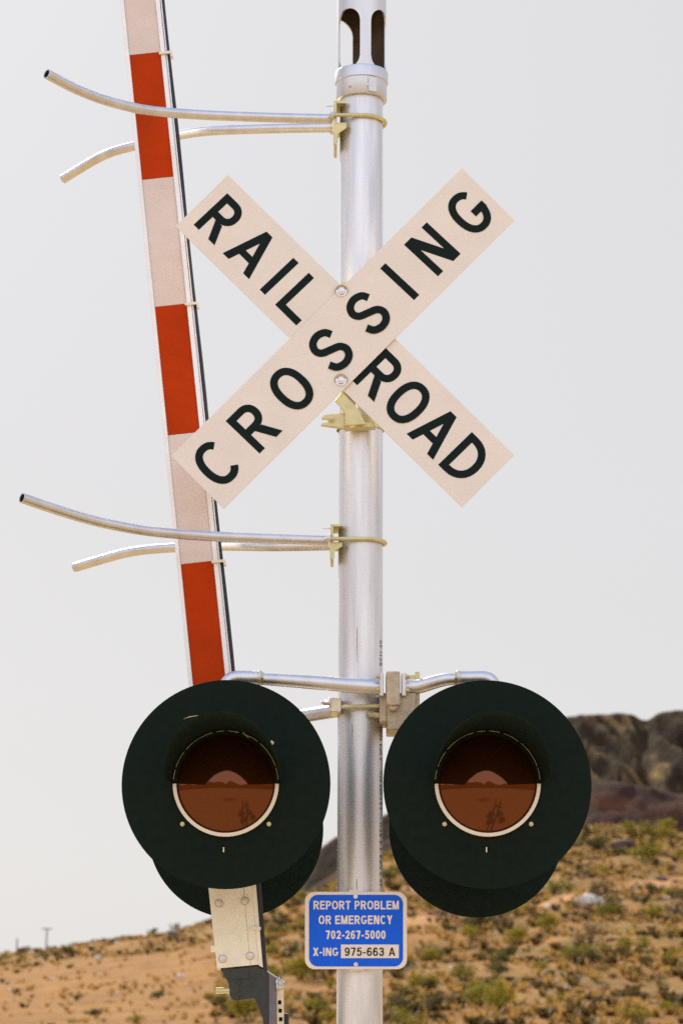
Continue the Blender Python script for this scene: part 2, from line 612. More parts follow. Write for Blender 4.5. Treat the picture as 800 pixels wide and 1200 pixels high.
M['soil'] = ground_material()
M['mount_rock'] = rock_slope_material('shaded_mountain_rock', (.019, .0115, .007), (.050, .030, .0155), (.25, .155, .058), .10)  # slope shade and sunlit spurs are put into the rock colours
M['redrock'] = rock_slope_material('red_brown_rock', (.028, .015, .012), (.060, .029, .021), (.24, .09, .034), .16)
M['leaf_bright'] = leaf_material('yellow_green_leaf', (.31, .24, .018), (.17, .145, .024))
M['leaf_olive'] = leaf_material('olive_leaf', (.15, .12, .030), (.070, .070, .028))
M['leaf_dry'] = leaf_material('dry_twig', (.20, .125, .06), (.085, .056, .035))
M['leaf_scrub'] = leaf_material('low_scrub_leaf', (.13, .085, .028), (.045, .036, .018))
M['straw'] = leaf_material('dry_grass_straw', (.50, .29, .085), (.20, .125, .032))
M['stone_pale'] = mat('pale_stone', (.62, .54, .46), .9, 0, var=.2, vscale=4)
M['stone_dark'] = mat('dark_stone', (.10, .062, .052), .95, 0, var=.35, vscale=3)

# ------------------------------------------------------------------ terrain
def interp(tbl, x):
    if x <= tbl[0][0]:
        return tbl[0][1]
    for (a, va), (b, vb) in zip(tbl, tbl[1:]):
        if x <= b:
            t = (x - a) / (b - a)
            return va + (vb - va) * t
    return tbl[-1][1]

def az2px(a):
    a = max(-1.2, min(1.2, a))
    return 400 + math.tan(a) / math.cos(PITCH) * F

HILL = [(-2500, 1140), (-900, 1132), (-300, 1134), (0, 1119), (100, 1107), (200, 1092), (250, 1077), (300, 1062), (360, 1045), (400, 1034),
        (450, 1002), (520, 988), (600, 983), (660, 970), (720, 967), (800, 974), (950, 968), (1600, 990), (2600, 1010)]
HILL_R = [(-600, 190), (0, 200), (250, 205), (400, 215), (520, 230), (800, 235), (1200, 240)]
BENCH = [(-200, 1170), (250, 1120), (330, 1062), (380, 1030), (450, 985), (560, 945), (640, 921), (690, 917), (740, 918), (770, 925), (800, 931), (950, 925), (1300, 935), (2600, 990)]
MOUNT = [(-200, 1170), (200, 1130), (270, 1075), (330, 1022), (377, 991), (393, 981), (450, 955), (520, 921), (600, 872), (640, 850), (668, 841), (685, 838),
         (700, 839), (735, 837), (748, 839), (757, 845), (764, 845), (776, 838), (800, 833), (900, 828), (1100, 850), (1500, 900), (2600, 985)]
R0 = 52.0

def fr(x, y, z, s, o=4):
    return mn.fractal(Vector((x / s, y / s, z)), .9, 2.1, o)

def smooth(t):
    t = max(0.0, min(1.0, t))
    return t * t * (3 - 2 * t)

def ground_z(a, r):
    """height of the desert floor and near hill; a = azimuth from +Y towards +X seen from the camera spot"""
    x, y = CAM.x + r * math.sin(a), CAM.y + r * math.cos(a)
    aa = abs(a)
    front = 1 - smooth((aa - R(60)) / R(40))
    px = az2px(a) if aa < 1.2 else (2600 if a > 0 else -2500)
    rc = interp(HILL_R, px)
    zc = CAM.z + rc * math.tan(elev(interp(HILL, px)))
    s = (r - R0) / (rc - R0)
    base = -0.35 * smooth((r - 14) / 20)
    if s <= 0:
        zf = base
    elif s <= 1:
        zf = base + (zc - base) * (s ** 1.18)
    else:
        d = r - rc
        zf = zc - d * .16 * min(1, d / 15) if zc > 3 else zc - d * .01
        zf = max(zf, -1.5)
    # behind the photographer: open flat, then brown hills
    rb = 330.0
    ax = math.degrees(a)
    zb_top = 26 + 12 * math.sin(ax * .11) + 7 * math.sin(ax * .29 + 1)
    zb = base + zb_top * smooth((r - 150) / (rb - 150)) if r < rb else zb_top - (r - rb) * .02
    z = zf * front + zb * (1 - front)
    k = smooth((r - 18) / 40)
    bump = fr(x, y, .3, 22, 4) * .8 * smooth((r - 40) / 60) + fr(x, y, 4.3, 5.0, 4) * .24 * k + fr(x, y, 9.1, 1.6, 3) * .11 * k
    calm = 1 - .6 * (1 - smooth((px - 150) / 200)) * (1 - smooth((s - .6) / .2)) if aa < .6 else 1
    edge = 1 - .55 * smooth((s - .8) / .2)
    z += bump * calm * edge
    z += .03 * fr(x, y, 2.2, 1.5, 3) * smooth((r - 8.5) / 6)
    return z

def row_r(px, py):
    a = azim(px)
    rc = interp(HILL_R, px)
    te = math.tan(elev(py))
    lo, hi = R0 + 8, rc
    for _ in range(40):
        mid = (lo + hi) / 2
        if (ground_z(a, mid) - CAM.z) / mid < te:
            lo = mid
        else:
            hi = mid
    return (lo + hi) / 2

TRACK = [(x, (row_r(x, y) - R0) / (interp(HILL_R, x) - R0)) for x, y in ((300, 1098), (440, 1086), (520, 1074), (640, 1058), (720, 1047), (800, 1036), (900, 1022))]

def track_mask(px, s):
    """pale graded track climbing across the right of the hill"""
    c = interp(TRACK, px)
    w = .034
    return max(0.0, 1 - abs(s - c) / w) * smooth((px - 330) / 90)

def build_polar(name, azs, rs, zfun, m, attrs, centre=False, wrap=False):
    me = bpy.data.meshes.new(name)
    verts, faces = [], []
    av = {k: [] for k in attrs}
    na, nr = len(azs), len(rs)
    for r in rs:
        for a in azs:
            z = zfun(a, r)
            verts.append((CAM.x + r * math.sin(a), CAM.y + r * math.cos(a), z))
            for k, f in attrs.items():
                av[k].append(f(a, r))
    for j in range(nr - 1):
        for i in range(na if wrap else na - 1):
            i2 = (i + 1) % na
            faces.append((j * na + i, j * na + i2, (j + 1) * na + i2, (j + 1) * na + i))
    if centre:
        verts.append((CAM.x, CAM.y, zfun(0, rs[0])))
        c = len(verts) - 1
        for k in attrs:
            av[k].append(0.0)
        for i in range(na):
            faces.append((c, (i + 1) % na, i))
    me.from_pydata(verts, [], faces)
    for k in attrs:
        at = me.attributes.new(k, 'FLOAT', 'POINT')
        at.data.foreach_set('value', av[k])
    me.polygons.foreach_set('use_smooth', [True] * len(me.polygons))
    me.update()
    bm = bmesh.new()
    bm.from_mesh(me)
    bmesh.ops.recalc_face_normals(bm, faces=bm.faces)
    if sum(f.normal.z for f in bm.faces) < 0:
        bmesh.ops.reverse_faces(bm, faces=bm.faces)
    bm.to_mesh(me)
    bm.free()
    me.materials.append(m)
    o = bpy.data.objects.new(name, me)
    COL.objects.link(o)
    o['kind'] = 'structure'
    return o

def hill_s(a, r):
    px = az2px(a)
    rc = interp(HILL_R, px)
    return px, (r - R0) / (rc - R0)

def scrub_attr(a, r):
    px, s = hill_s(a, r)
    return .15 + .85 * smooth((px - 230) / 150) + (.7 * smooth((s - .6) / .15) if px < 300 else 0)

azs = [R(-12.5 + .085 * i) for i in range(int(25 / .085) + 1)]
azs += [R(x) for x in [13 + k * 1.0 for k in range(12)]] + [R(x) for x in range(27, 334, 5)] + [R(-26 + k * 1.0) for k in range(14)]
azs = [((a + PI) % (2 * PI)) - PI for a in azs]
rs = [1.5, 3, 5, 7, 9, 12, 16, 21, 27, 34, 40, 46] + [50 + k * .62 for k in range(320)]
r_ = rs[-1]
while r_ < 6000:
    r_ *= 1.05
    rs.append(r_)
build_polar('ground', azs, rs, ground_z, M['soil'],
            {'scrub': lambda a, r: min(1.0, scrub_attr(a, r)), 'track': lambda a, r: track_mask(*hill_s(a, r)) if abs(a) < .3 else 0.0,
             'bounce_gravel': lambda a, r: 1 - smooth((r - 40) / 12)},
            centre=True, wrap=True)

def ridge(x, z, seed):
    return 1 - abs(mn.fractal(Vector((x, z, seed)), .9, 2.0, 3))

def bench_z(a, r):
    px = az2px(a)
    rc = 385.0
    zc = CAM.z + rc * math.tan(elev(interp(BENCH, px)))
    x, y = r * math.sin(a), r * math.cos(a)
    d = rc - r
    if d >= 0:
        z = zc - d * .62 + (1 - smooth(d / 6)) * -.2
    else:
        z = zc + d * .10
    return z + fr(x, y, 3.3, 14, 5) * 1.6 * smooth(abs(d) / 12) + fr(x, y, 1.7, 3.0, 3) * .35

def bench_rib(a, r):
    x, y = r * math.sin(a), r * math.cos(a)
    top = 1 - smooth(abs(385 - r - 3) / 7)
    n = max(0, fr(x, y, 7.7, 16, 3))
    return min(1.0, top * .35 * max(0, fr(x, y, 5.5, 8, 3)) * 2.5 + .7 * smooth((n - .35) / .3))

def mount_rib_raw(a, r):
    # spurs and gullies that run down the slope leaning to the right
    d = 560.0 - r
    u = math.degrees(a) - d * .050
    q = Vector((u * 1.15 + .30 * mn.noise(Vector((u * 2.2, d * .06, 3.1))), d * .012, 1.7))
    n1 = mn.noise(q)
    q2 = Vector((u * 3.1 + .25 * mn.noise(Vector((u * 4, d * .1, 8.1))), d * .03, 6.3))
    n2 = mn.noise(q2)
    return 1 - min(1, abs(n1) * 2.6), 1 - min(1, abs(n2) * 2.6)

def mount_z(a, r):
    px = az2px(a)
    rc = 560.0
    zc = CAM.z + rc * math.tan(elev(interp(MOUNT, px)))
    x, y = r * math.sin(a), r * math.cos(a)
    d = rc - r
    rb, rb2 = mount_rib_raw(a, r)
    if d >= 0:
        z = zc - d * .66 - d * .10 * (1 - smooth(d / 40))
    else:
        z = zc + d * .35
    k = smooth(abs(d) / 14)
    right = smooth((px - 610) / 90)
    z += ((rb - .5) * 3.2 + (rb2 - .5) * .9) * k * (.25 + .75 * right) + fr(x, y, 5.1, 26, 5) * 1.4 * k + fr(x, y, 8.8, 5, 4) * .55
    return z

def lit_spur_mask(a, r):  # where the sunlit spurs are painted in the lighter colour
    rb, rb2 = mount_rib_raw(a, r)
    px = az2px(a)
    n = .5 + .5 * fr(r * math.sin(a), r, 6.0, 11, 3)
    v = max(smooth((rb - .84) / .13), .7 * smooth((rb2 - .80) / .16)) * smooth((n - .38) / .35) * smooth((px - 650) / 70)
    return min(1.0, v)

front = [R(-7 + .05 * i) for i in range(int(20 / .05))] + [R(13 + .8 * i) for i in range(40)]
build_polar('hill_terrace', front, [300 + k * 1.1 for k in range(90)] + [400 + 8 * k for k in range(18)], bench_z, M['redrock'], {'rib': bench_rib})
build_polar('mountain', front, [425 + k * 1.2 for k in range(125)] + [575 + 15 * k for k in range(16)], mount_z, M['mount_rock'], {'rib': lit_spur_mask})

def spot(px, r):
    a = azim(px)
    return Vector((CAM.x + r * math.sin(a), CAM.y + r * math.cos(a), ground_z(a, r)))

# ------------------------------------------------------------------ the mast
POLE_B, POLE_T = P(421.2, 1200, 0), P(423.6, 0, 0)
def pole_at(z):
    t = (z - POLE_B.z) / (POLE_T.z - POLE_B.z)
    return POLE_B + (POLE_T - POLE_B) * t
PR = .0672
mast = thing('signal_mast', 'tall round aluminium mast in the middle that carries the crossing sign, lamps and brackets', 'mast', pole_at(0))
ground0 = pole_at(0)
zc0 = P(422, 119, 0).z          # lower rim of the collar
bm = new()
tube(bm, [pole_at(z) for z in [-.25, .6, 1.2, 1.8, 2.4, 3.0, 3.6, zc0 + .06]], PR, 64)
obj('pole', bm, M['alu_pole'], mast, smooth=True)
bm = new()
tube(bm, [pole_at(-.25), pole_at(.32), pole_at(.34), pole_at(.36)], [.13, .13, .12, .075], 40)
for k in range(4):
    a = PI / 4 + k * PI / 2
    box(bm, pole_at(.16) + Vector((.15 * math.cos(a), .15 * math.sin(a), 0)), .03, .012, .14, Vector((math.cos(a), math.sin(a), 0)), Vector((-math.sin(a), math.cos(a), 0)))
obj('base_casting', bm, M['cast'], mast, smooth=True, bevel=.004)

def shell_of_revolution(bm, prof, seg=72):
    rings = []
    for (r, z) in prof:
        c = pole_at(z)
        rings.append([bm.verts.new(c + Vector((r * math.cos(2 * PI * k / seg), r * math.sin(2 * PI * k / seg), 0))) for k in range(seg)])
    for i in range(len(rings) - 1):
        for k in range(seg):
            bm.faces.new((rings[i][k], rings[i][(k + 1) % seg], rings[i + 1][(k + 1) % seg], rings[i + 1][k]))
    bmesh.ops.recalc_face_normals(bm, faces=bm.faces)

zc1 = P(422, 86, 0).z           # upper rim of the collar
zband = P(422, 99, 0).z
CR = .0815
bm = new()
shell_of_revolution(bm, [(PR + .001, zc0), (CR - .003, zc0), (CR - .002, zc0 + .002), (CR - .002, zband), (CR + .0015, zband + .0015), (CR + .0015, zc1 - .002), (CR + .0005, zc1), (.0785, zc1 + .002)])
obj('collar', bm, M['alu'], mast, smooth=True)
for ang in (-74, -118):
    bm = new()
    a = R(ang)
    c = pole_at(zc0 + .024)
    d = Vector((math.cos(a), math.sin(a), 0))
    hexnut(bm, c + d * (CR - .003), d, .006, .006)
    obj('collar_screw', bm, M['alu'], mast, bevel=.001)
bm = new()
a = R(-66)
d = Vector((math.cos(a), math.sin(a), 0))
box(bm, pole_at((zc0 + zband) / 2) + d * (CR - .001), .004, .0135, (zband - zc0) * .42, d, Vector((-d.y, d.x, 0)))
obj('collar_latch', bm, M['alu'], mast, bevel=.001)
# slotted wind vane head: tube with four long rounded windows
CAPR = .0772
zh = (P(409, 10, -.06).z + P(409, 81, -.06).z) / 2
hh = (P(409, 10, -.06).z - P(409, 81, -.06).z) / 2
bm = new()
seg = 180
ztop = P(422, 0, 0).z + .38
def half_open(ang):
    best = None
    for k in range(4):
        c = -90 - 36 + 90 * k
        da = (ang - c + 180) % 360 - 180
        if k != 2 and abs(da) <= 32.001:
            wl = R(32) * CAPR
            return (hh - wl) + math.sqrt(max(0, wl * wl - (R(da) * CAPR) ** 2)), True
    return hh - R(32) * CAPR, False
cols = []
for k in range(seg):
    ang = k * 360 / seg
    h_, op = half_open(ang)
    d = Vector((math.cos(R(ang)), math.sin(R(ang)), 0))
    zz = (zc1 - .01, zh - h_, zh + h_, ztop)
    cols.append(([bm.verts.new(pole_at(z) + d * CAPR) for z in zz], [bm.verts.new(pole_at(z) + d * (CAPR - .005)) for z in zz]))
for k in range(seg):
    (ao, ai), (bo, bi) = cols[k], cols[(k + 1) % seg]
    _, op = half_open((k + .5) * 360 / seg)
    for i in range(3):
        if i == 1 and op:
            bm.faces.new((ao[1], ai[1], bi[1], bo[1]))
            bm.faces.new((ao[2], bo[2], bi[2], ai[2]))
            for (o_, i_), kk in (((ao, ai), k - .5), ((bo, bi), k + 1.5)):
                if not half_open(kk * 360 / seg)[1]:
                    bm.faces.new((o_[1], o_[2], i_[2], i_[1]))
            continue
        bm.faces.new((ao[i], bo[i], bo[i + 1], ao[i + 1]))
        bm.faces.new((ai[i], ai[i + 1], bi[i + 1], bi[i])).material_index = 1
    bm.faces.new((ao[3], bo[3], bi[3], ai[3]))
bmesh.ops.recalc_face_normals(bm, faces=bm.faces)
cap = obj('slotted_head', bm, [M['alu'], M['inner']], mast, smooth=True)
# stencilled mill marks up the right side of the mast
def warp_pole(p):
    q = pole_at(p.z)
    s = p.x
    a = -PI / 2 + s / PR
    return q + Vector((math.cos(a), math.sin(a), 0)) * (PR + .0009)
for (txt, y0, y1) in (('0 NPS SCH', 892, 856), ('4 5 0 NPS SCH', 950, 905), ('40 0 NPS 4 5 SCH', 1040, 965), ('SCH 40', 782, 752)):
    bm = new()
    z0, z1 = P(440, y0, 0).z, P(440, y1, 0).z
    put_line(bm, txt, Vector((.083, 0, z0)), Vector((0, 0, 1)), Vector((-1, 0, 0)), Vector((0, 0, 0)), z1 - z0, .013, .17, .16, warp_pole)
    obj('stencil_mark', bm, M['stencil'], mast)
for (px, y0, y1, w) in ((418.3, 735, 776, .0012), (413, 848, 872, .0016), (419, 1030, 1046, .0014)):
    bm = new()
    x = P(px, y0, -.067).x
    n = 10
    for k in range(n):
        za, zb = (P(px, y0 + (y1 - y0) * t / n, -.067).z for t in (k, k + 1))
        wa, wb = (w * (1 - abs(2 * t / n - .7) * .6) for t in (k, k + 1))
        bm.faces.new([bm.verts.new(warp_pole(Vector((x + s, 0, z)))) for s, z in ((-wa, za), (wa, za), (wb, zb), (-wb, zb))])
    obj('rust_streak', bm, M['rust'], mast)

# ------------------------------------------------------------------ crossbuck
YB = -.150
cross = thing('crossbuck_sign', 'white X-shaped railroad crossing sign with black letters bolted to the mast', 'railroad sign', P(400, 396, YB))
def board(name, c_tl, c_tr, c_br, c_bl, Y, letters, label):
    """corners in photo pixels, start-left / end-left / end-right / start-right in reading direction"""
    q = [P(x, y, Y) for x, y in (c_tl, c_tr, c_br, c_bl)]
    bm = new()
    prism(bm, q, Vector((0, .006, 0)))
    b = obj(name, bm, M['sheet_white'], cross, label=label)
    s0, s1 = (q[0] + q[3]) / 2, (q[1] + q[2]) / 2
    U = (s1 - s0)
    Lw = U.length
    U.normalize()
    N = Vector((0, -1, 0))
    V = Vector((-U.z, 0, U.x))
    if V.dot(q[0] - q[3]) < 0:
        V = -V
    Lp = math.hypot((c_tl[0] + c_bl[0] - c_tr[0] - c_br[0]) / 2, (c_tl[1] + c_bl[1] - c_tr[1] - c_br[1]) / 2)
    k = Lw / Lp
    H = 54.5 * k
    for ch, u0, u1 in letters:
        bm = new()
        put_glyph(bm, ch, s0 + U * (u0 * k) - V * (H / 2) + N * .0006, U, V, N, (u1 - u0) * k, H, .162)
        obj('letter', bm, M['ink'], b)
    return b
board('board', (201, 534), (541, 197), (602, 258), (262, 596), YB,
      [('C', 11.5, 51), ('R', 73, 110), ('O', 133, 173), ('S', 198.5, 235.5), ('S', 260, 297), ('I', 326, 336), ('N', 366.5, 404.5), ('G', 428, 468)],
      'front board of the X lettered CROSSING')
board('board', (267, 205), (602, 533), (541, 594), (206, 265), YB + .0085,
      [('R', 14.5, 49), ('A', 63, 107), ('I', 124, 134), ('L', 150, 185), ('R', 276, 312), ('O', 320.5, 360), ('A', 365, 408), ('D', 416, 453)],
      'rear board of the X lettered RAIL ROAD')
for (x, y) in ((400, 341.5), (399.5, 446)):
    bm = new()
    hexnut(bm, P(x, y, YB - .0005), Vector((0, -1, 0)), .0115, .010)
    wb = obj('bolt', bm, M['zinc'], cross, bevel=.0008)
    bm = new()
    cyl(bm, P(x, y, YB - .0002), P(x, y, YB - .0016), .0205, 28)
    obj('washer', bm, M['cast'], wb)
# mounting bracket: upright triangular web, band round the mast, slotted ears with bolt
bm = new()
web = [(392, 470), (399.5, 460), (404, 462), (420, 480), (428.5, 497), (404, 499), (404, 484), (398.5, 477)]
prism(bm, [P(x, y, YB + .012) for x, y in web], Vector((0, .006, 0)))
ux = [P(408, 330, YB + .018), P(408, 480, YB + .018)]
box(bm, (ux[0] + ux[1]) / 2 + Vector((0, .012, 0)), .022, .006, (ux[0] - ux[1]).length / 2)
obj('web_plate', bm, M['brass'], cross, bevel=.0015)
bm = new()
zb0, zb1 = P(422, 499, -.07).z, P(422, 486, -.07).z
rings = []
for k in range(49):
    a = R(-200 + k * 400 / 48)
    d = Vector((math.cos(a), math.sin(a), 0))
    rings.append([bm.verts.new(pole_at(z) + d * r) for r, z in ((PR + .0015, zb0), (PR + .007, zb0), (PR + .007, zb1), (PR + .0015, zb1))])
for i in range(len(rings) - 1):
    for k in range(4):
        bm.faces.new((rings[i][k], rings[i + 1][k], rings[i + 1][(k + 1) % 4], rings[i][(k + 1) % 4]))
prism(bm, [P(x, y, -.118) for x, y in ((376, 498), (404, 502), (404, 484), (385, 485.5), (377, 487), (377, 490.5), (385, 490.5), (385, 494.5), (377, 495.5))], Vector((0, .02, 0)))
prism(bm, [P(x, y, -.118) for x, y in ((404, 502), (424, 501), (440, 500), (438, 494), (404, 496))], Vector((0, .045, 0)))
obj('band', bm, M['brass'], cross, smooth=True, bevel=.001)
bm = new()
hexnut(bm, P(388, 490.8, -.118), Vector((0, -1, 0)), .0085, .010)
obj('bolt', bm, M['brass'], cross, bevel=.0006)

# ------------------------------------------------------------------ emergency notice
YS = -.095
notice = thing('emergency_notice', 'small blue rounded sign with white emergency phone lettering low on the mast', 'notice sign', P(417, 1135, YS))
def rounded(x0, y0, x1, y1, r, Y, n=8):
    out = []
    for cx, cy, a0 in ((x1 - r, y0 + r, -90), (x1 - r, y1 - r, 0), (x0 + r, y1 - r, 90), (x0 + r, y0 + r, 180)):
        for k in range(n + 1):
            a = R(a0 + 90 * k / n)
            out.append(P(cx + r * math.cos(a), cy + r * math.sin(a), Y))
    return out
bm = new()
prism(bm, rounded(357.2, 1045, 476.6, 1135.8, 11.5, YS), Vector((0, .003, 0)))
obj('plate', bm, M['sheet_white'], notice, bevel=.0005)
bm = new()
f = bm.faces.new([bm.verts.new(p) for p in rounded(362, 1048.6, 472, 1132.6, 10.5, YS - .0006)])
bmesh.ops.recalc_face_normals(bm, faces=bm.faces)
if f.normal.y > 0:
    f.normal_flip()
obj('blue_field', bm, M['sign_blue'], notice)
bm = new()
f = bm.faces.new([bm.verts.new(P(x, y, YS - .0011)) for x, y in ((399.4, 1106.9), (399.4, 1122.8), (467.1, 1122.8), (467.1, 1106.9))])
if f.normal.y > 0:
    f.normal_flip()
obj('number_panel', bm, M['sheet_white'], notice)
X, Z, NY = Vector((1, 0, 0)), Vector((0, 0, 1)), Vector((0, -1, 0))
for txt, x0, x1, y0, y1, t in (('REPORT PROBLEM', 367.2, 467.1, 1055.6, 1065.7, .185), ('OR EMERGENCY', 373.2, 459.6, 1072.8, 1083.0, .185),
                               ('702-267-5000', 381.6, 451.6, 1090.4, 1100.4, .185), ('X-ING', 366.6, 396.3, 1110.6, 1120.2, .185)):
    bm = new()
    a, b, c = P(x0, y1, YS - .0012), P(x1, y1, YS - .0012), P(x0, y0, YS - .0012)
    put_line(bm, txt, a, X, Z, NY, (b - a).length, (c - a).z, t, .12)
    obj('white_lettering', bm, M['sheet_white'], notice)
bm = new()
a, b, c = P(403.8, 1120.2, YS - .0017), P(462.8, 1120.2, YS - .0017), P(403.8, 1110.4, YS - .0017)
put_line(bm, '975-663 A', a, X, Z, NY, (b - a).length, (c - a).z, .15, .14)
obj('black_number', bm, M['ink'], notice)
for (x, y) in ((416.5, 1050.6), (416.8, 1130.2)):
    bm = new()
    hexnut(bm, P(x, y, YS - .0006), NY, .0042, .004)
    obj('screw', bm, M['zinc'], notice)
for y0, y1, z in ((1043, 1050, P(417, 1047, 0).z), (1131, 1137.5, P(417, 1134, 0).z)):
    bm = new()
    pbox(bm, 409, y0, 426, y1, YS + .004, -.06)
    rr = []
    for k in range(48):
        d = Vector((math.cos(2 * PI * k / 48), math.sin(2 * PI * k / 48), 0))
        rr.append([bm.verts.new(pole_at(z + dz) + d * (PR + .0018)) for dz in (-.005, .005)])
    for k in range(48):
        bm.faces.new((rr[k][0], rr[(k + 1) % 48][0], rr[(k + 1) % 48][1], rr[k][1]))
    obj('strap_bracket', bm, M['alu'], notice)

# ------------------------------------------------------------------ gate arm
YG = 0.0
g0, g1 = P(163.5, 0, YG), P(279.2, 1134, YG)
GA = (g0 - g1).normalized()                       # up the arm
GB = Vector((GA.z, 0, -GA.x))                     # to the right across it
GY = Vector((0, 1, 0))
px_w = (P(182, 0, YG) - P(145, 0, YG)).x
def on_arm(px, py):
    p = P(px, py, YG) - g1
    return p.dot(GA), p.dot(GB)
gate = thing('crossing_gate_arm', 'raised red and white striped gate arm leaning beside the mast', 'crossing gate', Vector((g1.x + .12, .03, 0)))
A_top = on_arm(163.5, 0)[0] + 1.6
def wid(px0, px1, y):
    return on_arm(px0, y)[1], on_arm(px1, y)[1]
l_out, l_in = on_arm(173.7, 330)[1], on_arm(178.9, 330)[1]
r_in, r_out = on_arm(215.9, 330)[1], on_arm(221.8, 330)[1]
def arm_box(bm, a0, a1, b0, b1, y0, y1):
    c = g1 + GA * (a0 + a1) / 2 + GB * (b0 + b1) / 2 + GY * ((y0 + y1) / 2)
    box(bm, c, abs(b1 - b0) / 2, abs(y1 - y0) / 2, abs(a1 - a0) / 2, GB, GY, GA)
bm = new()
arm_box(bm, .0, A_top, l_out, r_out, .004, .052)
arm_box(bm, .0, A_top, l_out + .0005, l_in - .001, -.004, .004)
arm_box(bm, .0, A_top, r_in + .001, r_out - .0005, -.004, .004)
obj('beam', bm, M['arm_alu'], gate, bevel=.0015)
cuts = [on_arm(*p)[0] for p in ((185, -87), (170.3, 62.5), (185.5, 208.5), (200.8, 357.5), (215.7, 508), (231.7, 659), (247, 812), (262.5, 966), (277, 1118))]
cuts = [A_top - .01, cuts[0] + (cuts[0] - cuts[1]) * 2, cuts[0] + (cuts[0] - cuts[1])] + cuts
for i, (a, b) in enumerate(zip(cuts, cuts[1:])):
    red = (i % 2 == 0)
    if a - b < .02:
        continue
    bm = new()
    arm_box(bm, b + .0006, a - .0006, l_in, r_in, .0015, .003)
    obj('red_stripe' if red else 'white_stripe', bm, M['sheet_red'] if red else M['sheet_arm'], gate)
# lamp cable on short clips up the right edge
bm = new()
zs = [i / 40 for i in range(41)]
tube(bm, [g1 + GA * (t * A_top) + GB * (r_out + .0085 + .0015 * math.sin(t * 37)) + GY * .012 for t in zs], .0068, 12)
obj('cable', bm, M['cable'], gate, smooth=True)
bm = new()
tube(bm, [g1 + GA * (t * A_top) + GB * (r_out + .0035) + GY * .001 for t in zs], .0022, 8)
obj('ground_wire', bm, M['zinc'], gate, smooth=True)
for (x, y) in ((193, 63), (226.5, 356.5), (259, 658), (299, 1088)):
    a, b = on_arm(x, y)
    b = r_out
    bm = new()
    arm_box(bm, a - .004, a + .004, b - .02, b + .022, -.012, -.005)
    arm_box(bm, a - .014, a + .003, b + .016, b + .022, -.0115, .02)
    obj('cable_clip', bm, M['plastic_white'], gate, bevel=.001)
# joint plate at the foot
bm = new()
YP = -.045
prism(bm, [P(x, y, YP) for x, y in ((238.5, 985), (290, 980), (302.8, 1130.4), (254.4, 1134.8))], Vector((0, .006, 0)))
prism(bm, [P(x, y, YP) for x, y in ((290.3, 982), (295.5, 984), (308, 1134), (303, 1131))], Vector((0, .05, 0)))
pbox(bm, 247, 1108, 253, 1116, YP + .004, YP + .03)
pl = obj('joint_plate', bm, M['plate'], gate, bevel=.001)
bm = new()
prism(bm, [P(x, y, YP - .0006) for x, y in ((281.6, 1000), (282.1, 1000), (293.6, 1131), (293.1, 1131))], Vector((0, .0008, 0)))
obj('fold_line', bm, M['cast'], pl)
for (x, y) in ((256.7, 1058.6), (287, 1055.6), (261, 1123.6), (293, 1120.2)):
    bm = new()
    hexnut(bm, P(x, y, YP - .001), NY, .0066, .011)
    obj('bolt', bm, M['zinc'], pl, bevel=.0005)
    bm = new()
    cyl(bm, P(x, y, YP - .0002), P(x, y, YP - .0018), .0122, 24)
    obj('washer', bm, M['cast'], pl)
bm = new()
pbox(bm, 293, 1086, 305.5, 1090.2, YP - .008, YP - .001)
obj('cable_clip', bm, M['plastic_white'], gate, bevel=.001)
bm = new()
cyl(bm, P(299, 990, YP + .02), P(310, 1140, YP + .02), .0085, 12)
obj('cable_end', bm, M['cable'], gate, smooth=True)
# dark arm adapter that drops to the gate machine
bm = new()
YD = -.035
prism(bm, [P(x, y, YD) for x, y in ((258, 1135.3), (301, 1131), (316, 1141), (316, 1215), (309, 1215), (308, 1194), (298.5, 1170), (285, 1171.5), (276, 1172.8), (271.5, 1171), (269, 1166), (268, 1152))], Vector((0, .075, 0)))
ad = obj('arm_adapter', bm, M['dark_steel'], gate, bevel=.003)
bm = new()
pbox(bm, 280, 1148, 281, 1171, YD - .002, YD)
prism(bm, [P(x, y, YD - .003) for x, y in ((270, 1135.5), (292, 1133.5), (292, 1147), (270, 1148))], Vector((0, .0035, 0)))
for x, y in ((280, 1151), (281.5, 1165)):
    cyl(bm, P(x, y, YD - .004), P(x, y, YD + .001), .006, 12)
obj('rib_plate', bm, M['dark_steel'], ad, bevel=.001)
bm = new()
prism(bm, [P(x, y, YD - .004) for x, y in ((315.2, 1140.6), (324, 1146), (324, 1215), (315.2, 1215))], Vector((0, .085, 0)))
obj('side_channel', bm, M['grey_steel'], ad, bevel=.001)
bm = new()
strip = [(324.2, 1145.6), (329.5, 1149), (332.5, 1152), (332.8, 1215), (324.4, 1215)]
prism(bm, [P(x, y, YD - .001) for x, y in strip], Vector((0, .004, 0)))
st = obj('slotted_strip', bm, M['galv'], ad, bevel=.0006)
for x, y in ((327.6, 1174.6), (328.2, 1184.4), (328.9, 1194.4), (329, 1204)):
    bm = new()
    pbox(bm, x - 2, y - 2.4, x + 2, y + 2.4, YD - .0018, YD + .001)
    obj('slot', bm, M['hole'], st)
bm = new()
prism(bm, [P(x, y, YD + .01) for x, y in ((302, 1131), (303.5, 1130.4), (316.5, 1139.6), (330, 1148.4), (329.5, 1149.6), (315.6, 1141.4))], Vector((0, .06, 0)))
obj('lit_edge', bm, M['galv'], ad, bevel=.0008)  # pale strip stands for light catching the adapter's top edge
for y_, r_s, l_s in ((1150.5, .0095, .016), (1156.5, .0075, .014)):
    bm = new()
    hexnut(bm, P(325.5, y_, YD - .004), Vector((1, -.4, 0)), r_s, l_s)
    obj('clamp_nut', bm, M['zinc'], ad, bevel=.0008)
bm = new()
cyl(bm, P(270, 1160.5, YD + .01), P(253, 1160.9, YD + .01), .0088, 16)
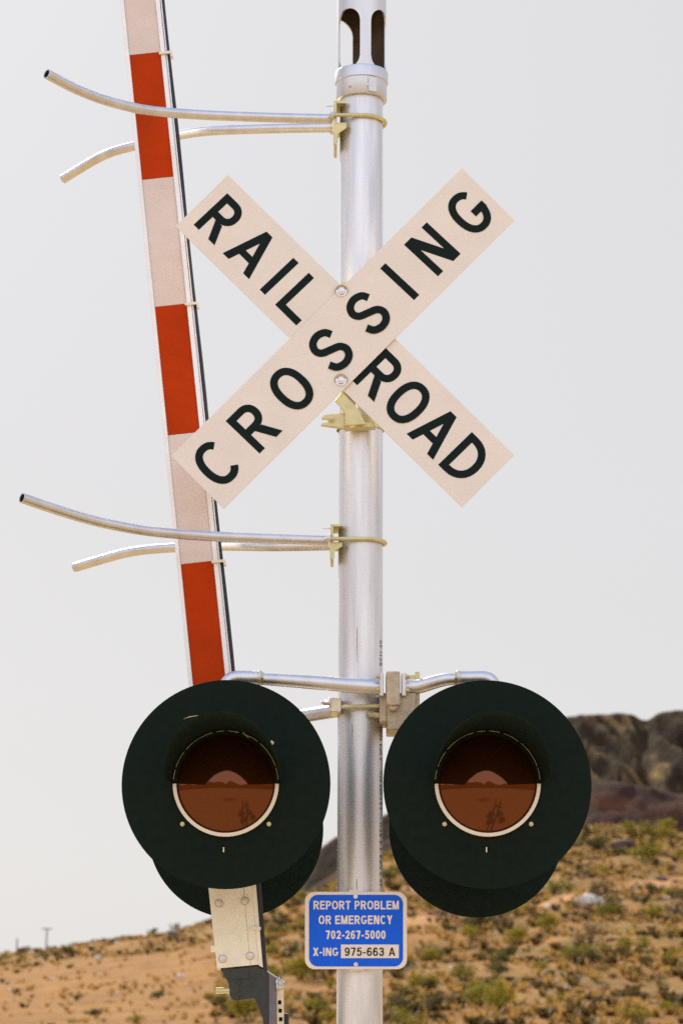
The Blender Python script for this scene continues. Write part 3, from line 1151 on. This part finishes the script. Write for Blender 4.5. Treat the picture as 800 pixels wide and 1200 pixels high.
obj('shear_pin', bm, M['brass'], ad, smooth=True)
# gate machine on its pedestal, just under the picture
bm = new()
gx = P(318, 1215, 0).x
box(bm, Vector((gx + .02, .03, 1.25)), .03, .035, .26)
obj('main_lever', bm, M['dark_steel'], gate, bevel=.004)
bm = new()
box(bm, Vector((gx + .05, .26, .92)), .24, .17, .30)
box(bm, Vector((gx + .05, .26, 1.235)), .26, .19, .014)
box(bm, Vector((gx + .05, .26, .30)), .09, .09, .32)
cyl(bm, Vector((gx + .02, .0, 1.0)), Vector((gx + .02, .2, 1.0)), .05, 24)
obj('machine_case', bm, M['arm_alu'], gate, bevel=.012)

# ------------------------------------------------------------------ gate arm keepers (pairs of bent tubes)
def keeper(front, rear, plate, ub, label):
    (x0, y0) = front[-1][:2]
    t = thing('gate_arm_keeper', label, 'gate arm bracket', P(395, y0, 0), 'bent tube brackets that steady the gate arm')
    for nm, pts in (('tube', front), ('tube', rear)):
        q = [P(x, y, Y) for x, y, Y in pts]
        c = catmull(q, 8)
        bm = new()
        tube(bm, c, .0150, 20, hollow0=.003)
        o = obj(nm, bm, M['alu'], t, smooth=True)
        if nm == 'tube' and pts is front:
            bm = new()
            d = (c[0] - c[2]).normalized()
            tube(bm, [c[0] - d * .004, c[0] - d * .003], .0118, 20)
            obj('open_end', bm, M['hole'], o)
    (px0, py0, px1, py1) = plate
    h = py1 - py0
    bm = new()
    pbox(bm, px0, py0, px0 + 3.6, py1, -.070, .060)
    pbox(bm, px0 + 3.6, py0, px1, py0 + 3.0, -.068, .050)
    pbox(bm, px0 + 3.6, py0 + h * .50, px1 + 1, py0 + h * .50 + 3.0, -.068, .050)
    prism(bm, [P(x, y, -.071) for x, y in ((px0 - .5, py0 + h * .52), (px1 + 1, py0 + h * .54), (px1 + 1, py0 + h * .62), (px0 + 5, py0 + h * .76), (px0 + 4.6, py1 - h * .06), (px0 - .5, py1))], Vector((0, .006, 0)))
    obj('saddle_plate', bm, M['brass'], t, bevel=.001)
    # U-bolt round the mast
    z = P(422, ub, -.08).z
    rr = PR + .0075
    pts = [Vector((P(px0 - 5, ub, -.075).x, -rr, z))]
    for k in range(25):
        a = R(-90 + k * 180 / 24)
        pts.append(pole_at(z) + Vector((math.cos(a) * rr, math.sin(a) * rr, 0)))
    pts.append(Vector((P(px0 - 5, ub, -.075).x, rr, z)))
    bm = new()
    tube(bm, pts, .0062, 12)
    obj('u_bolt', bm, M['brass'], t, smooth=True)
    for s in (-1, 1):
        bm = new()
        hexnut(bm, Vector((P(px0, ub, -.075).x, s * rr, z)), Vector((-1, 0, 0)), .010, .011)
        obj('nut', bm, M['zinc'], t, bevel=.0006)
    bm = new()
    tube(bm, [P(px0 - 9, py0 + h * .13, -.03), P(px0 + 1, py0 + h * .12, -.03)], .002, 8)
    obj('pin', bm, M['zinc'], t)
    return t
keeper([(55, 86.5, -.50), (92, 105.5, -.42), (130, 119.5, -.34), (175, 129.5, -.25), (235, 134.5, -.16), (310, 137.5, -.09), (389, 139.5, -.045)],
       [(74, 210, .42), (106, 190.5, .36), (132, 178, .30), (165, 169.5, .24), (230, 155, .16), (310, 151, .08), (389, 149.5, .03)],
       (391, 118, 405, 169), 134, 'bent tube gate keeper bracket on the mast above the X sign')
keeper([(26, 583.5, -.50), (75, 600, -.41), (120, 612.5, -.33), (175, 622.5, -.25), (240, 628, -.16), (310, 631, -.09), (384, 633.5, -.045)],
       [(88, 665, .42), (120, 655.5, .36), (150, 647.5, .31), (185, 643, .25), (250, 640, .16), (320, 640.5, .08), (384, 639.5, .03)],
       (387, 614, 400, 656), 631, 'bent tube gate keeper bracket on the mast below the X sign')

# ------------------------------------------------------------------ crossarms and lamp heads
YA = -.115
arm = thing('lamp_crossarm', 'front crossarm clamped to the mast holding the two big black lamps', 'crossarm', P(468, 850, YA))
bm = new()
c = catmull([P(302, 795.5, -.15), P(330, 797, -.145), P(370, 800, -.135), P(410, 803.5, -.122), P(446, 805.8, YA)], 6)
n = len(c)
tube(bm, c, [.0175 + .0065 * i / (n - 1) for i in range(n)], 24)
obj('arm_tube', bm, M['alu'], arm, smooth=True)
bm = new()
c = catmull([P(475, 805, YA), P(490, 804.5, -.12), P(508, 799.5, -.135), P(522, 796.3, -.145), P(536, 795.5, -.15)], 6)
n = len(c)
tube(bm, c, [.0225 - .005 * i / (n - 1) for i in range(n)], 24)
obj('arm_tube', bm, M['alu'], arm, smooth=True)
def elbow(x0, x1, ycap):
    bm = new()
    s = 1 if x1 > x0 else -1
    c = catmull([P(x0, ycap, -.15), P(x0 + s * 12, ycap, -.15), P(x1 - s * 14, ycap, -.15), P(x1 - s * 5, ycap + 4, -.15), P(x1 - s * 1, ycap + 16, -.15), P(x1 - s * 1, ycap + 45, -.15)], 6)
    tube(bm, c, .0212, 24)
    obj('elbow', bm, M['alu'], arm, smooth=True)
    bm = new()
    cyl(bm, P(x0 + s * 1, ycap, -.15), P(x0 - s * 3, ycap + .4, -.15), .0232, 24)
    cyl(bm, P(x0 - s * 3, ycap + .4, -.15), P(x0 - s * 6, ycap + .5, -.15), .0205, 6)
    obj('coupling_ring', bm, M['galv'], arm, bevel=.001)
elbow(303, 263, 794.5)
elbow(538, 580, 794.5)
bm = new()
def rblock(x0, y0, x1, y1, Y0, Y1):
    pbox(bm, x0, y0, x1, y1, Y0, Y1)
rblock(452.5, 786.6, 468.5, 827, -.165, -.06)
prism(bm, [P(x, y, -.160) for x, y in ((453, 826), (468, 826), (466, 831), (461, 833.5), (457, 832))], Vector((0, .08, 0)))
rblock(453.5, 812, 487, 855.5, -.135, .07)
rblock(444.5, 812, 453.6, 846, -.12, .06)
rblock(484, 807, 491.5, 842, -.12, .03)
obj('clamp_body', bm, M['cast'], arm, bevel=.004)
for x0, x1 in ((444.5, 449.2), (470.5, 475.5)):
    bm = new()
    rblock(x0, 788.5, x1, 815.5, -.155, -.075)
    obj('flange', bm, M['alu'], arm, bevel=.002)
for x, y, s in ((445.0, 793, -1), (445.0, 808.5, -1), (475, 793, 1), (475, 809.5, 1)):
    bm = new()
    hexnut(bm, P(x, y, -.15), Vector((s, 0, 0)), .0072, .010)
    obj('flange_bolt', bm, M['brass'], arm, bevel=.0008)
bm = new()
pbox(bm, 470, 791, 487, 796, -.10, -.09)
pbox(bm, 486, 787, 491.5, 796, -.104, -.086)
obj('ground_lug', bm, M['brass'], arm, bevel=.0008)
bm = new()
cyl(bm, P(396, 828.6, -.088), P(446, 827.2, -.088), .0062, 14)
obj('clamp_rod', bm, M['brass'], arm, smooth=True)
bm = new()
cyl(bm, P(433, 837, -.075), P(446, 838.5, -.10), .0085, 14)
obj('clamp_rod', bm, M['brass'], arm, smooth=True)
bm = new()
rblock(387, 817.5, 399.6, 834.5, -.105, .04)
obj('clamp_jaw', bm, M['galv'], arm, bevel=.003)
bm = new()
hexnut(bm, P(387, 823.5, -.088), Vector((-1, 0, 0)), .0105, .02)
obj('jaw_nut', bm, M['zinc'], arm, bevel=.0008)

rarm = thing('rear_lamp_crossarm', 'rear crossarm set lower behind the mast, mostly hidden by the big lamps', 'crossarm', P(430, 840, .12))
bm = new()
c = catmull([P(276, 858, .16), P(320, 846, .14), P(356, 839, .10), P(396, 832.5, .02)], 6)
tube(bm, c, .0205, 20)
obj('arm_tube', bm, M['alu'], rarm, smooth=True)
bm = new()
c = catmull([P(455, 832, .09), P(490, 838, .12), P(556, 858, .16)], 6)
tube(bm, c, .0205, 20)
obj('arm_tube', bm, M['alu'], rarm, smooth=True)

def ring_faces(bm, c, r0, r1, a0, a1, n, y0, y1):
    """solid ring sector in the x-z plane between depths y0 and y1"""
    rows = []
    for k in range(n + 1):
        a = R(a0 + (a1 - a0) * k / n)
        d = Vector((math.cos(a), 0, math.sin(a)))
        rows.append([bm.verts.new(c + d * r + Vector((0, y, 0))) for r, y in ((r0, y0), (r1, y0), (r1, y1), (r0, y1))])
    for i in range(n):
        for k in range(4):
            bm.faces.new((rows[i][k], rows[i + 1][k], rows[i + 1][(k + 1) % 4], rows[i][(k + 1) % 4]))
    if abs(a1 - a0) < 359:
        bm.faces.new(rows[0])
        bm.faces.new(list(reversed(rows[-1])))
    else:
        bmesh.ops.remove_doubles(bm, verts=bm.verts, dist=1e-6)
    bmesh.ops.recalc_face_normals(bm, faces=bm.faces)

def lamp(c, rdisc, s, label, detail=True):
    """flashing lamp facing -y when s = 1 and +y when s = -1"""
    t = thing('flashing_lamp', label, 'signal lamp', c, 'flashing crossing lamps')
    def yv(y):
        return y * s
    bm = new()
    ring_faces(bm, c, .128, rdisc, 0, 360, 96, 0, yv(.004))
    obj('backing_disc', bm, M['black'], t, smooth=True, bevel=.001)
    bm = new()
    tube(bm, [c + Vector((0, yv(y), 0)) for y in (.006, .05, .10, .13, .14)], [.165, .165, .14, .10, .05], 48)
    obj('housing', bm, M['black'], t, smooth=True)
    # lens: shallow dome
    bm = new()
    RL, Rc = .146, .265
    rows = []
    n, mrad = 64, 12
    for j in range(1, mrad + 1):
        r = RL * j / mrad
        y = -(math.sqrt(Rc * Rc - r * r) - math.sqrt(Rc * Rc - RL * RL)) - .006
        rows.append([bm.verts.new(c + Vector((r * math.cos(2 * PI * k / n), yv(y), r * math.sin(2 * PI * k / n)))) for k in range(n)])
    y = -(Rc - math.sqrt(Rc * Rc - RL * RL)) - .006
    ctr = bm.verts.new(c + Vector((0, yv(y), 0)))
    for k in range(n):
        bm.faces.new((ctr, rows[0][k], rows[0][(k + 1) % n]))
        for j in range(mrad - 1):
            bm.faces.new((rows[j][k], rows[j + 1][k], rows[j + 1][(k + 1) % n], rows[j][(k + 1) % n]))
    bmesh.ops.recalc_face_normals(bm, faces=bm.faces)
    if ctr.normal.y * s > 0:
        bmesh.ops.reverse_faces(bm, faces=bm.faces)
    obj('lens', bm, M['lens'], t, smooth=True)
    # hood over the upper half
    bm = new()
    RH = .1535
    n, L = 40, .41
    for lay in (0, .0016):
        pass
    rowsA, rowsB = [], []
    for k in range(n + 1):
        a = PI * k / n
        for rows_, rr in ((rowsA, RH), (rowsB, RH + .0018)):
            row = []
            for j in range(9):
                u = j / 8
                cut = L * (1 - .45 * (1 - math.sin(a)) ** 1.5)
                r = rr + .006 * u
                row.append(bm.verts.new(c + Vector((r * math.cos(a), yv(-.004 - cut * u), r * math.sin(a)))))
            rows_.append(row)
    for k in range(n):
        for j in range(8):
            bm.faces.new((rowsA[k][j], rowsA[k + 1][j], rowsA[k + 1][j + 1], rowsA[k][j + 1]))
            bm.faces.new((rowsB[k][j], rowsB[k][j + 1], rowsB[k + 1][j + 1], rowsB[k + 1][j]))
        bm.faces.new((rowsA[k][8], rowsA[k + 1][8], rowsB[k + 1][8], rowsB[k][8]))
    for k in (0, n):
        for j in range(8):
            bm.faces.new((rowsA[k][j], rowsA[k][j + 1], rowsB[k][j + 1], rowsB[k][j]))
    bmesh.ops.recalc_face_normals(bm, faces=bm.faces)
    obj('hood', bm, M['hood'], t, smooth=True)
    if not detail:
        return t
    bm = new()
    ring_faces(bm, c, .1385, .1530, 1, 179, 60, yv(-.0165), yv(-.002))
    obj('bezel', bm, M['hood'], t, smooth=True)
    bm = new()
    ring_faces(bm, c, .1405, .1505, 180.5, 359.5, 60, yv(-.017), yv(-.002))
    obj('gasket', bm, M['white_ring'], t, smooth=True)
    bm = new()
    for a0, a1 in ((4, 17), (19, 50), (53, 72), (76, 88), (92, 101), (105, 140), (143, 162), (165, 176)):
        ring_faces(bm, c, .1482, .1498, a0, a1, 14, yv(-.0175), yv(-.003))
    obj('hood_flange', bm, M['seam'], t)
    for ang, r in ((-43, .168), (-137, .168), (42, .174)):
        bm = new()
        a = R(ang)
        hexnut(bm, c + Vector((r * math.cos(a), yv(-.0005), r * math.sin(a))), Vector((0, -s, 0)), .0042, .006)
        obj('screw', bm, M['brass'], t)
    bm = new()
    box(bm, c + Vector((-.005, yv(-.003), -.187)), .0016, .003, .007)
    obj('drain_tab', bm, M['plastic_white'], t)
    return t
YL = -.28
left_lamp = lamp(P(264.9, 918.4, YL), (P(387.2, 918, YL) - P(142.7, 918, YL)).x / 2, 1, 'big round black flashing lamp with red lens, left of the mast')
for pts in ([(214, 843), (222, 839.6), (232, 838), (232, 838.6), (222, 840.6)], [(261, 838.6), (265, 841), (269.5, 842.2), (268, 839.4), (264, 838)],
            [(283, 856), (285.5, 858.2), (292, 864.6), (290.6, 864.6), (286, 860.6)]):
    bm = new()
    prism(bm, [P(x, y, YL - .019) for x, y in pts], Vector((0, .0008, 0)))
    obj('painted_glint', bm, M['seam'], left_lamp)  # bright slivers painted on as glints of the left lamp
lamp(P(570.7, 918.4, YL), (P(692.6, 918, YL) - P(448.8, 918, YL)).x / 2, 1, 'big round black flashing lamp with red lens, right of the mast')
YR = .30
lamp(P(276, 972, YR), (P(378.4, 970, YR) - P(275.6, 970, YR)).x, -1, 'rear-facing black lamp disc peeking out below the left flashing lamp', False)
lamp(P(558, 971.5, YR), (P(660, 970, YR) - P(557.6, 970, YR)).x, -1, 'rear-facing black lamp disc peeking out below the right flashing lamp', False)

# ------------------------------------------------------------------ far things on the hill
def far_post(px, r, h, label, top):
    p = spot(px, r)
    t = thing('timber_post', label, 'post', p, 'thin posts on the left hill crest')
    bm = new()
    cyl(bm, p + Vector((0, 0, -.4)), p + Vector((.02 * h, 0, h)), .07, 8, .05)
    obj('shaft', bm, M['wood'], t)
    if top:
        bm = new()
        box(bm, p + Vector((.02 * h, 0, h * .97)), .38, .05, .05)
        obj('crosspiece', bm, M['wood'], t)
    return t
far_post(19, 196, 1.25, 'thin plain timber post at the far left of the hill crest', False)
far_post(53.5, 196, 1.75, 'taller timber post with a crosspiece on the left hill crest', True)

def stone_mesh(name, seed, m, flat):
    rnd = random.Random(seed)
    bm = new()
    bmesh.ops.create_icosphere(bm, subdivisions=2, radius=1)
    for v in bm.verts:
        n = mn.fractal(v.co * 1.3 + Vector((seed * 3.1, 0, 0)), .8, 2, 3)
        v.co *= 1 + .35 * n
        v.co.z = v.co.z * flat
    me = bpy.data.meshes.new(name)
    bm.to_mesh(me)
    bm.free()
    me.materials.append(m)
    return me

def shrub_mesh(name, seed, m, wide, n, leaf):
    rnd = random.Random(seed)
    me = bpy.data.meshes.new(name)
    bm = new()
    lobes = []
    for k in range(9):
        a = rnd.uniform(0, 2 * PI)
        q = rnd.uniform(.1, .62)
        lobes.append(Vector((math.cos(a) * q * wide, math.sin(a) * q * wide, rnd.uniform(.28, .78))))
    for i in range(n):
        c = lobes[rnd.randrange(len(lobes))]
        rr = rnd.uniform(.12, .34)
        d = Vector((rnd.gauss(0, 1), rnd.gauss(0, 1), rnd.gauss(0, .9))).normalized() * rr
        p = c + d
        if p.z < .02:
            p.z = rnd.uniform(.02, .2)
        u = Vector((rnd.gauss(0, 1), rnd.gauss(0, 1), rnd.gauss(0, 1))).normalized()
        w = u.orthogonal().normalized()
        s = leaf * rnd.uniform(.6, 1.3)
        w2 = (u.cross(w) * rnd.uniform(.35, .6)).copy()
        bm.faces.new([bm.verts.new(p + w * s), bm.verts.new(p + w2 * s), bm.verts.new(p - w * s), bm.verts.new(p - w2 * s)])
    for c in lobes:
        tube(bm, [Vector((0, 0, -.15)), Vector((c.x * .5, c.y * .5, c.z * .45)), c], [.03, .02, .01], 4)
    bm.to_mesh(me)
    bm.free()
    me.materials.append(m)
    return me

KINDS = {
    'bright': ([shrub_mesh('desert_shrub', s, M['leaf_bright'], 1.0, 430, .085) for s in (1, 2, 3)],
               'yellow-green desert bush on the stony hillside', 'yellow-green bushes on the hillside'),
    'olive': ([shrub_mesh('desert_shrub', s, M['leaf_olive'], 1.15, 430, .085) for s in (4, 5, 6)],
              'dull olive desert bush on the stony hillside', 'dull olive bushes on the hillside'),
    'dry': ([shrub_mesh('desert_shrub', s, M['leaf_dry'], 1.2, 300, .075) for s in (7, 8)],
            'brown leafless desert bush on the stony hillside', 'brown dry bushes on the hillside'),
}
def shrub(px, r, size, kind, label=None):
    meshes, lab, grp = KINDS[kind]
    o = bpy.data.objects.new('desert_shrub', random.choice(meshes))
    COL.objects.link(o)
    o.location = spot(px, r)
    o.rotation_euler = (0, 0, random.uniform(0, 6.28))
    o.scale = (size * random.uniform(.9, 1.15), size * random.uniform(.9, 1.15), size * random.uniform(.75, 1.05))
    return tag(o, label or lab, 'shrub', grp)

r_for = row_r

# bushes that stand out in the photo: photo column, foot row, size, kind, what sets it apart
for px, py, sz, kd, lb in (
        (541, 1149, .62, 'bright', 'round yellow-green bush on the slope below the right lamp, nearest the mast'),
        (580, 1146, .62, 'olive', 'olive bush close beside the round yellow-green bush below the right lamp'),
        (584, 1183, .85, 'bright', 'wide yellow-green bush with dark shade at the bottom of the slope, below the right lamp'),
        (603, 1106, .85, 'bright', 'low yellow-green bush just under the right lamp disc'),
        (642, 1093, .95, 'bright', 'tall yellow-green bush on the slope at the lower right of the right lamp'),
        (764, 1078, .80, 'bright', 'small bright bush standing alone below the pale track at far right'),
        (706, 1028, .80, 'bright', 'small bright bush standing alone just above the pale track'),
        (748, 985, 2.1, 'bright', 'big pale green bush on the hill crest beside the dark boulder'),
        (778, 987, 1.6, 'bright', 'pale green bush on the hill crest at the far right'),
        (703, 1000, 1.9, 'olive', 'spreading olive bush left of the dark boulder under the crest'),
        (762, 1010, 1.5, 'bright', 'upright green bush right of the dark boulder'),
        (470, 1200, .60, 'bright', 'green bush at the bottom edge right beside the mast'),
        (690, 1135, .75, 'olive', 'olive bush mid slope at the right with open soil round it'),
        (375, 1190, .70, 'bright', 'yellow-green bush at the bottom just left of the mast'),
        (318, 1120, .75, 'bright', 'yellow-green bush right of the pale joint plate of the gate arm'),
        (343, 1118, .80, 'olive', 'olive bush just left of the blue sign'),
        (115, 1193, .40, 'olive', 'small dark bush alone on the bare soil at the lower left'),
        (90, 1173, .35, 'olive', 'tiny dark bush alone on the bare left slope'),
        (185, 1171, .42, 'olive', 'low dark bush on the bare left slope nearest the gate arm'),
        (160, 1199, .42, 'bright', 'small yellow bush on the lower left edge of the picture')):
    shrub(px, r_for(px, py), sz, kd, lb)
cnt = {'bright': 0, 'olive': 0, 'dry': 0}
rng = random.Random(5)
for i in range(255):
    for _ in range(30):
        px = rng.uniform(-25, 825)
        rc = interp(HILL_R, px)
        s = rng.uniform(.08, 1.0)
        dens = .04 if px < 240 and s < .66 else 1.0
        if track_mask(px, s) > .05:
            dens = 0
        if rng.random() < dens:
            break
    r = R0 + s * (rc - R0)
    kd = rng.choices(['bright', 'olive', 'dry'], [.40, .36, .24] if px > 300 else [.25, .5, .25])[0]
    shrub(px, r, rng.choice([.4, .5, .55, .65, .8, 1.0]) * (.8 + .65 * s) * (.62 if px < 260 else 1), kd)

STONES = {'pale': ([stone_mesh('stone', s, M['stone_pale'], .6) for s in (1, 2, 3)], 'pale sunlit stone lying on the hillside', 'pale stones on the hillside'),
          'dark': ([stone_mesh('stone', s, M['stone_dark'], .7) for s in (4, 5, 6)], 'dark brown stone lying on the hillside', 'dark stones on the hillside')}
def stone(px, r, size, kind, label=None):
    meshes, lab, grp = STONES[kind]
    o = bpy.data.objects.new('stone', random.choice(meshes))
    COL.objects.link(o)
    o.location = spot(px, r) + Vector((0, 0, size * .25))
    o.rotation_euler = (random.uniform(-.2, .2), random.uniform(-.2, .2), random.uniform(0, 6.28))
    o.scale = (size * random.uniform(.8, 1.4), size * random.uniform(.8, 1.2), size * random.uniform(.7, 1.1))
    return tag(o, label or lab, 'stone', grp)
stone(733, r_for(733, 998), 1.05, 'dark', 'big dark boulder just under the hill crest at the right')
stone(692, r_for(692, 1062), .70, 'pale', 'long pale rock ledge below the track at the right')
stone(36, 192, .26, 'pale', 'white stone between the two posts on the left hill crest')
for i in range(170):
    px = rng.uniform(300, 825) if rng.random() < .85 else rng.uniform(-10, 300)
    rc = interp(HILL_R, px)
    s = rng.uniform(.12, 1.0) if rng.random() < .7 else rng.uniform(.75, 1.0)
    kd = 'pale' if rng.random() < .5 else 'dark'
    stone(px, R0 + s * (rc - R0), rng.choice([.08, .1, .13, .16, .2, .3 if kd == 'dark' else .16]) * (.8 + s * .7), kd)

# grass tufts and low scrub: nobody could count them
def scatter(name, count, seed, hmin, hmax, m, blades, wfac, thin, label):
    rg = random.Random(seed)
    verts, faces = [], []
    for i in range(count):
        px = rg.uniform(-260, 1060)
        rc = interp(HILL_R, px)
        s = rg.uniform(.0, 1.02)
        if px < 250 and s < .64 and rg.random() < thin:
            continue
        if track_mask(px, s) > .05 and rg.random() < .85:
            continue
        p = spot(px, R0 + s * (rc - R0))
        if mn.noise(p * .23) + rg.uniform(-.35, .35) < -.05:
            continue
        hgt = rg.uniform(hmin, hmax) * (.8 + .5 * s) * (.65 if px < 260 else 1)
        for b in range(blades):
            a = rg.uniform(0, 6.28)
            l = Vector((math.cos(a), math.sin(a), 0)) * hgt * rg.uniform(.3, 1.0)
            w = Vector((-math.sin(a), math.cos(a), 0)) * hgt * wfac
            q = p + l * .3
            k = len(verts)
            verts += [tuple(q - w), tuple(q + w), tuple(q + l + w * .5 + Vector((0, 0, hgt))), tuple(q + l - w * .5 + Vector((0, 0, hgt * .9)))]
            faces.append((k, k + 1, k + 2, k + 3))
    me = bpy.data.meshes.new(name)
    me.from_pydata(verts, [], faces)
    me.materials.append(m)
    o = bpy.data.objects.new(name, me)
    COL.objects.link(o)
    o['kind'] = 'stuff'
    o['label'] = label
    o['category'] = name.replace('_', ' ')
scatter('dry_grass', 22500, 9, .10, .32, M['straw'], 6, .30, .78, 'short dry straw grass tufts covering the stony hillside')
scatter('low_scrub', 7600, 21, .12, .40, M['leaf_scrub'], 9, .34, .965, 'low dark scrub dotted over the stony hillside')
